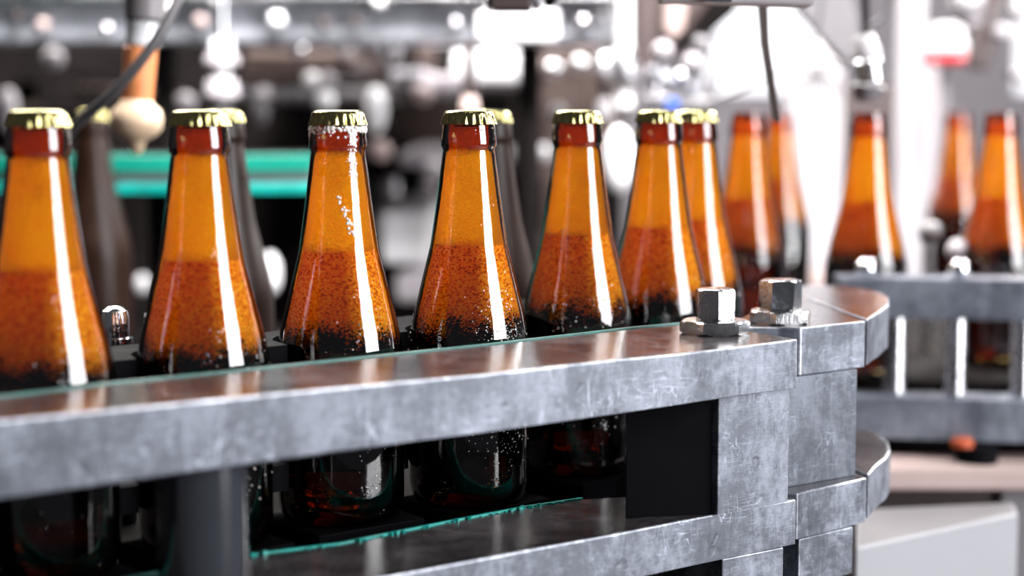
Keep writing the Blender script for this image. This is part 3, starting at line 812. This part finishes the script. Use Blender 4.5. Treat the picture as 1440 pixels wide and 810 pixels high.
# orange hose with its cream bulb nozzle, grey cable
f = Frame('bulb_nozzle', 'orange tube ending in a cream bulb, hanging from a grey holder near the first bottle', 'nozzle', at_y(192, 218, 1.35).x, 1.35, at_y(192, 218, 1.35).z)
Y = 1.35; k = Y / FPX
f.rodp('holder', 'grey_paint', 204, 30, 206, -60, 28, Y, None, 30, 28)
f.rodp('clear_sleeve', 'glass_clear', 200, 66, 203, 29.5, 24, Y, None, 24, 28)
f.rodp('orange_tube', 'orange_rubber', 193, 150, 198, 65, 21, Y, None, 23, 28)
c = at_y(192, 170, Y); bm = B()
lathe(bm, [(0, -48 * k), (5 * k, -47 * k), (9 * k, -40 * k), (13 * k, -28 * k), (26 * k, -22 * k), (35 * k, -12 * k), (37 * k, 2 * k), (34 * k, 15 * k), (25 * k, 23 * k), (22 * k, 30 * k), (0, 30 * k)], 32, c)
f.put('cream_bulb', bm, 'cream', 60)
bm = B(); tube(bm, [at_y(x, y, Yq) for x, y, Yq in [(285, -120, 1.30), (262, -40, 1.28), (243, 15, 1.26), (210, 70, 1.25), (165, 125, 1.25), (125, 160, 1.26), (98, 186, 1.27), (80, 215, 1.29), (70, 260, 1.31), (66, 330, 1.33)]], 7.6 / FPX * 1.26, 16)
o = recentre(link('cable', bm, 'cable_grey', smooth=180)); tag(o, 'thick grey cable curving down from the top past the cream bulb nozzle', 'cable')

# things hanging from above, centre
f = Frame('hanging_clamp', 'brown-grey hanging clamp with dark edges at the top, above the sharpest bottle', 'clamp', at_y(720, 10, 1.3).x, 1.3, at_y(720, 10, 1.3).z)
f.pbox('block', 'brown_grey', 690, -70, 748, 13, 1.30, .05); f.pbox('edge', 'black_plastic', 684, -70, 689.5, 13, 1.30, .05, .0008)
f.pbox('steel_pin', 'chrome_soft', 749, -70, 760, 12, 1.30, .03, .001); f.poly('lever', 'black_plastic', [(761, -60), (776, -60), (784, -2), (778, 9), (766, 8)], 1.30, .02, .001)
bm = B(); tube(bm, [at_y(x, y, 1.34) for x, y in [(640, -60), (647, -5), (656, 10), (672, 13), (683, 5)]], 1.6 / FPX * 1.3, 10); f.put('wire', bm, 'cable_grey', 180)
f = Frame('support_arm', 'pale grey horizontal arm along the top edge, right of centre', 'arm', .2, 1.12, at_y(1040, 5, 1.12).z)
f.poly('arm', 'lilac_paint', [(928, 1.5), (1146, 8), (1146, -30), (928, -30)], 1.10, .03, .0012)
f.pbox('bolt_head', 'chrome', 992, -6, 1030, 3.4, 1.094, .0055, .0008)
f = Frame('flat_bar', 'narrow brown-grey bar slanting down from the arm at upper right', 'bar', at_y(1095, 165, 1.22).x, 1.22, at_y(1095, 170, 1.22).z)
f.poly('bar', 'brown_grey', [(1064, -40), (1079, -40), (1082, 60), (1099, 172), (1090, 172), (1072, 60)], 1.22, .012, .0012)
bm = B()
f = Frame('hinged_cover', 'brown-grey slanting cover with dark edge at the top, left of the bright window', 'cover', at_y(950, 60, 2.0).x, 2.0, at_y(950, 120, 2.0).z)
f.poly('cover', 'brown_grey', [(893, -60), (1040, -60), (1040, 6), (985, 55), (935, 100), (895, 110)], 2.0, .05, .004)
f.poly('dark_edge', 'dark_steel', [(1015, -20), (1050, -20), (1040, 12), (985, 60), (950, 70), (985, 30)], 1.96, .0395, .004)
f.poly('warm_panel', 'pink_wood', [(938, -20), (968, -20), (962, 40), (945, 62), (935, 40)], 1.985, .0148, .003)
f = Frame('pipe_joint', 'cluster of chrome pipe joints with a small blue tag, above the two overlapping front bottles', 'pipe', at_y(950, 150, 1.9).x, 1.9, at_y(950, 150, 1.9).z)
for x0, y0, x1, y1, r, m in [(932, 72, 915, 150, 9, 'chrome_soft'), (975, 92, 940, 150, 11, 'grey_paint'), (1000, 70, 970, 150, 9, 'chrome_soft'), (912, 100, 985, 130, 9, 'beam_steel'), (905, 140, 1000, 148, 11, 'grey_paint')]:
    f.rodp('pipe', m, x0, y0, x1, y1, r, 1.9)
for px, py, r, m in [(932, 72, 14, 'lilac_paint'), (974, 88, 13, 'lilac_paint'), (958, 108, 10, 'chrome'), (985, 60, 10, 'grey_paint')]: f.knob(px, py, r, 1.86, m, .05, 1, 'joint')
f.pbox('blue_tag', 'blue', 937, 139, 954, 153, 1.85, .01, .001)
bm = B(); tube(bm, [at_y(x, y, 1.75) for x, y in [(960, 150), (1000, 142), (1045, 126), (1075, 112), (1108, 95), (1132, 68), (1150, 40), (1160, -40)]], 2.6 / FPX * 1.75, 12)
o = recentre(link('cable', bm, 'cable_grey', smooth=180)); tag(o, 'thin dark cable looping across the bright window at upper right', 'cable')
bm = B(); tube(bm, [at_y(x, y, 1.6) for x, y in [(1262, -60), (1250, 5), (1238, 28), (1219, 42), (1213, 60)]], 3.2 / FPX * 1.6, 12)
o = recentre(link('cable', bm, 'cable_grey', smooth=180)); tag(o, 'short dark cable arching into the chrome filling nozzle at upper right', 'cable')
f = Frame('grey_guard', 'rounded grey guard plate slanting at the top, left of the chrome nozzle', 'guard', at_y(1170, 80, 1.9).x, 1.9, at_y(1190, 90, 1.9).z)
f.poly('plate', 'grey_paint', [(1105, -60), (1190, -60), (1206, 20), (1212, 60), (1207, 82), (1195, 90), (1178, 82), (1150, 45), (1120, 12)], 1.9, .03, .004)
f = Frame('chrome_nozzle', 'bright chrome filling nozzle on a dark stem directly above the large blurred bottle', 'nozzle', FP[1].x, FP[1].y, at_y(1222, 145, 1.46).z)
Yn = FP[1].y
f.rodp('stem', 'dark_steel', 1217, 48, 1216, -60, 5, Yn); f.rodp('cap', 'white_paint', 1222, 84, 1213, 50, 19, Yn, None, 16, 28); f.rodp('body', 'chrome_soft', 1224, 118, 1220, 83, 21, Yn, None, 20, 28); f.rodp('mouth', 'grey_paint', 1218, 143, 1221, 119, 17, Yn, None, 24, 28)

# pillars and hall background on the right
def pillar(px0, px1, Y, lab, mat, ztop=3.5, flange=None):
    a = at_y(px0, 200, Y); b_ = at_y(px1, 200, Y); r = (b_.x - a.x) / 2
    f = Frame('pillar', lab, 'pillar', (a.x + b_.x) / 2, Y, 0)
    bm = B(); rod(bm, ((a.x + b_.x) / 2, Y, .0005), ((a.x + b_.x) / 2, Y, ztop), r, 40); f.put('shaft', bm, mat, 40)
    if flange:
        z0 = at_y(0, flange[1], Y).z; z1 = at_y(0, flange[0], Y).z
        for q, w_, m in ((0, 1.25, 'pink_wood'), (1, 1.12, 'lilac_paint')):
            h = (z1 - z0) / 2; bm = B()
            lathe(bm, [(r + .0005, 0), (r * w_, 0), (r * w_, h * .9), (r + .0005, h * .9)], 40, ((a.x + b_.x) / 2, Y, z0 + q * h)); f.put('flange', bm, m, 40)
    return f
pillar(1102, 1182, 2.75, 'wide pale lilac pillar with pinkish flange left of the large blurred bottle', 'white_paint', at_y(0, 100, 2.75).z, (352, 396))
pillar(1259, 1297, 2.45, 'slim white full-height pillar right of the large blurred bottle', 'white_paint')
pillar(1296, 1330, 2.9, 'dull lilac post standing behind and right of the slim white pillar', 'lilac_paint', at_y(0, 95, 2.9).z)
f = Frame('valve_head', 'pale rounded valve head topping the wide lilac pillar', 'valve', at_y(1150, 100, 2.75).x, 2.75, at_y(0, 100, 2.75).z + .0005)
f.rodp('head', 'lilac_paint', 1140, 99, 1165, 62, 40, 2.75, None, 22, 28)
f.pbox('lever', 'grey_paint', 1130, 88, 1190, 97, 2.68, .02)
o = pthing('control_cabinet', 'dark brown cabinet in shadow just behind the large blurred bottle neck', 'cabinet', 'brown_grey', 1178, 118, 1257, 1148, 2.95, .1)
f = Frame('red_white_tank', 'white rounded tank top with a red rim, upper right beside the slim pillar', 'tank', at_y(1328, 90, 2.35).x, 2.35, at_y(1328, 92, 2.35).z)
f.rodp('tank', 'white_paint', 1330, 75, 1330, 34, 31, 2.35, None, 22, 28); f.rodp('rim', 'red', 1328, 91, 1328, 75.5, 34, 2.35, None, 34, 28)
bm = B(); c_ = at_y(1328, 92, 2.35); rod(bm, (c_.x, 2.35, .0005), (c_.x, 2.35, c_.z), .007, 16); f.put('pipe', bm, 'grey_paint', 40)
f = Frame('strut', 'dark brown strut slanting down at the upper right edge with pale knobs', 'strut', at_y(1380, 60, 2.2).x, 2.2, at_y(1365, 100, 2.2).z)
f.poly('strut', 'brown_grey', [(1400, -40), (1425, -40), (1392, 100), (1362, 96)], 2.2, .03, .004)
for px, py, r, m in [(1367, 30, 13, 'lilac_paint'), (1410, 46, 13, 'white_paint'), (1360, 2, 24, 'white_paint'), (1436, 104, 13, 'white_paint'), (1436, 15, 14, 'white_paint')]: f.knob(px, py, r, 2.15, m, .055, 1, 'knob')
bm = B(); tube(bm, [at_y(x, y, 2.12) for x, y in [(1335, -40), (1345, 0), (1362, 18), (1392, 24), (1412, 5), (1418, -40)]], 3 / FPX * 2.1, 12); f.put('hose', bm, 'cable_grey', 180)
# balls on the second carousel in place of blurred dome-nut highlights
for px, py, r, Y, m, lab in [(1307, 327, 17, 1.62, 'grey_paint', 'dull grey highlight ball between the two large blurred bottles, topmost'), (1347, 352, 16, 1.55, 'white_paint', 'white ball standing in for a highlight above the right guide rail'), (1345, 391, 14, 1.50, 'white_paint', 'lower white highlight ball just over the right guide rail'),
                        (1032, 360, 14, 1.60, 'white_paint', 'pale highlight ball behind the nearer hex nut'), (1046, 392, 13, 1.60, 'lilac_paint', 'lilac highlight ball behind the nearer hex nut, below the pale one')]:
    c = at_y(px, py, Y); rr = r / FPX * Y
    f = Frame('highlight_ball', lab, 'knob', c.x, Y, DECK)
    bm = B(); ball(bm, c, rr, 20); f.put('ball', bm, m, 60)
    bm = B(); rod(bm, (c.x, Y, DECK), (c.x, Y, c.z - rr * .9), rr * .5, 14); f.put('stem', bm, 'chrome_soft', 40)
bm = B(); a = at_y(1230, 655, 1.45); b_ = at_y(1500, 690, 1.45); bb_ = at_y(0, 690, 1.36).z
tb = at_y(0, 658, 1.36).z
f = Frame('low_shelf', 'blurred pinkish shelf under the second carousel at the right edge', 'shelf', .45, 1.30, 0)
bm = B(); box(bm, .27, .75, 1.36, 1.42, bb_, tb, .003); f.put('board', bm, 'pink_wood')
bm = B(); box(bm, .385, .42, 1.375, 1.41, .0005, bb_ - .0002, .002); f.put('leg', bm, 'grey_paint')
bm = B(); box(bm, .66, .70, 1.375, 1.41, .0005, bb_ - .0002, .002); f.put('leg', bm, 'grey_paint')
f = Frame('orange_cap', 'small blurred orange cap under the right guide rail', 'cap', at_y(1366, 640, 1.45).x, 1.40, tb)
c = at_y(1364, 627, 1.33); bm = B(); lathe(bm, [(0, tb + .0003), (.016, tb + .0003), (.016, tb + .012), (0.0, tb + .012)], 24, (c.x + .02, 1.385, 0)); f.put('base', bm, 'black_plastic', 40)
bm = B(); lathe(bm, [(0, 0), (.009, 0), (.009, .005), (.006, .007), (0, .007)], 24, (c.x + .008, 1.385, tb + .0122)); f.put('cap', bm, 'orange_plastic', 40)
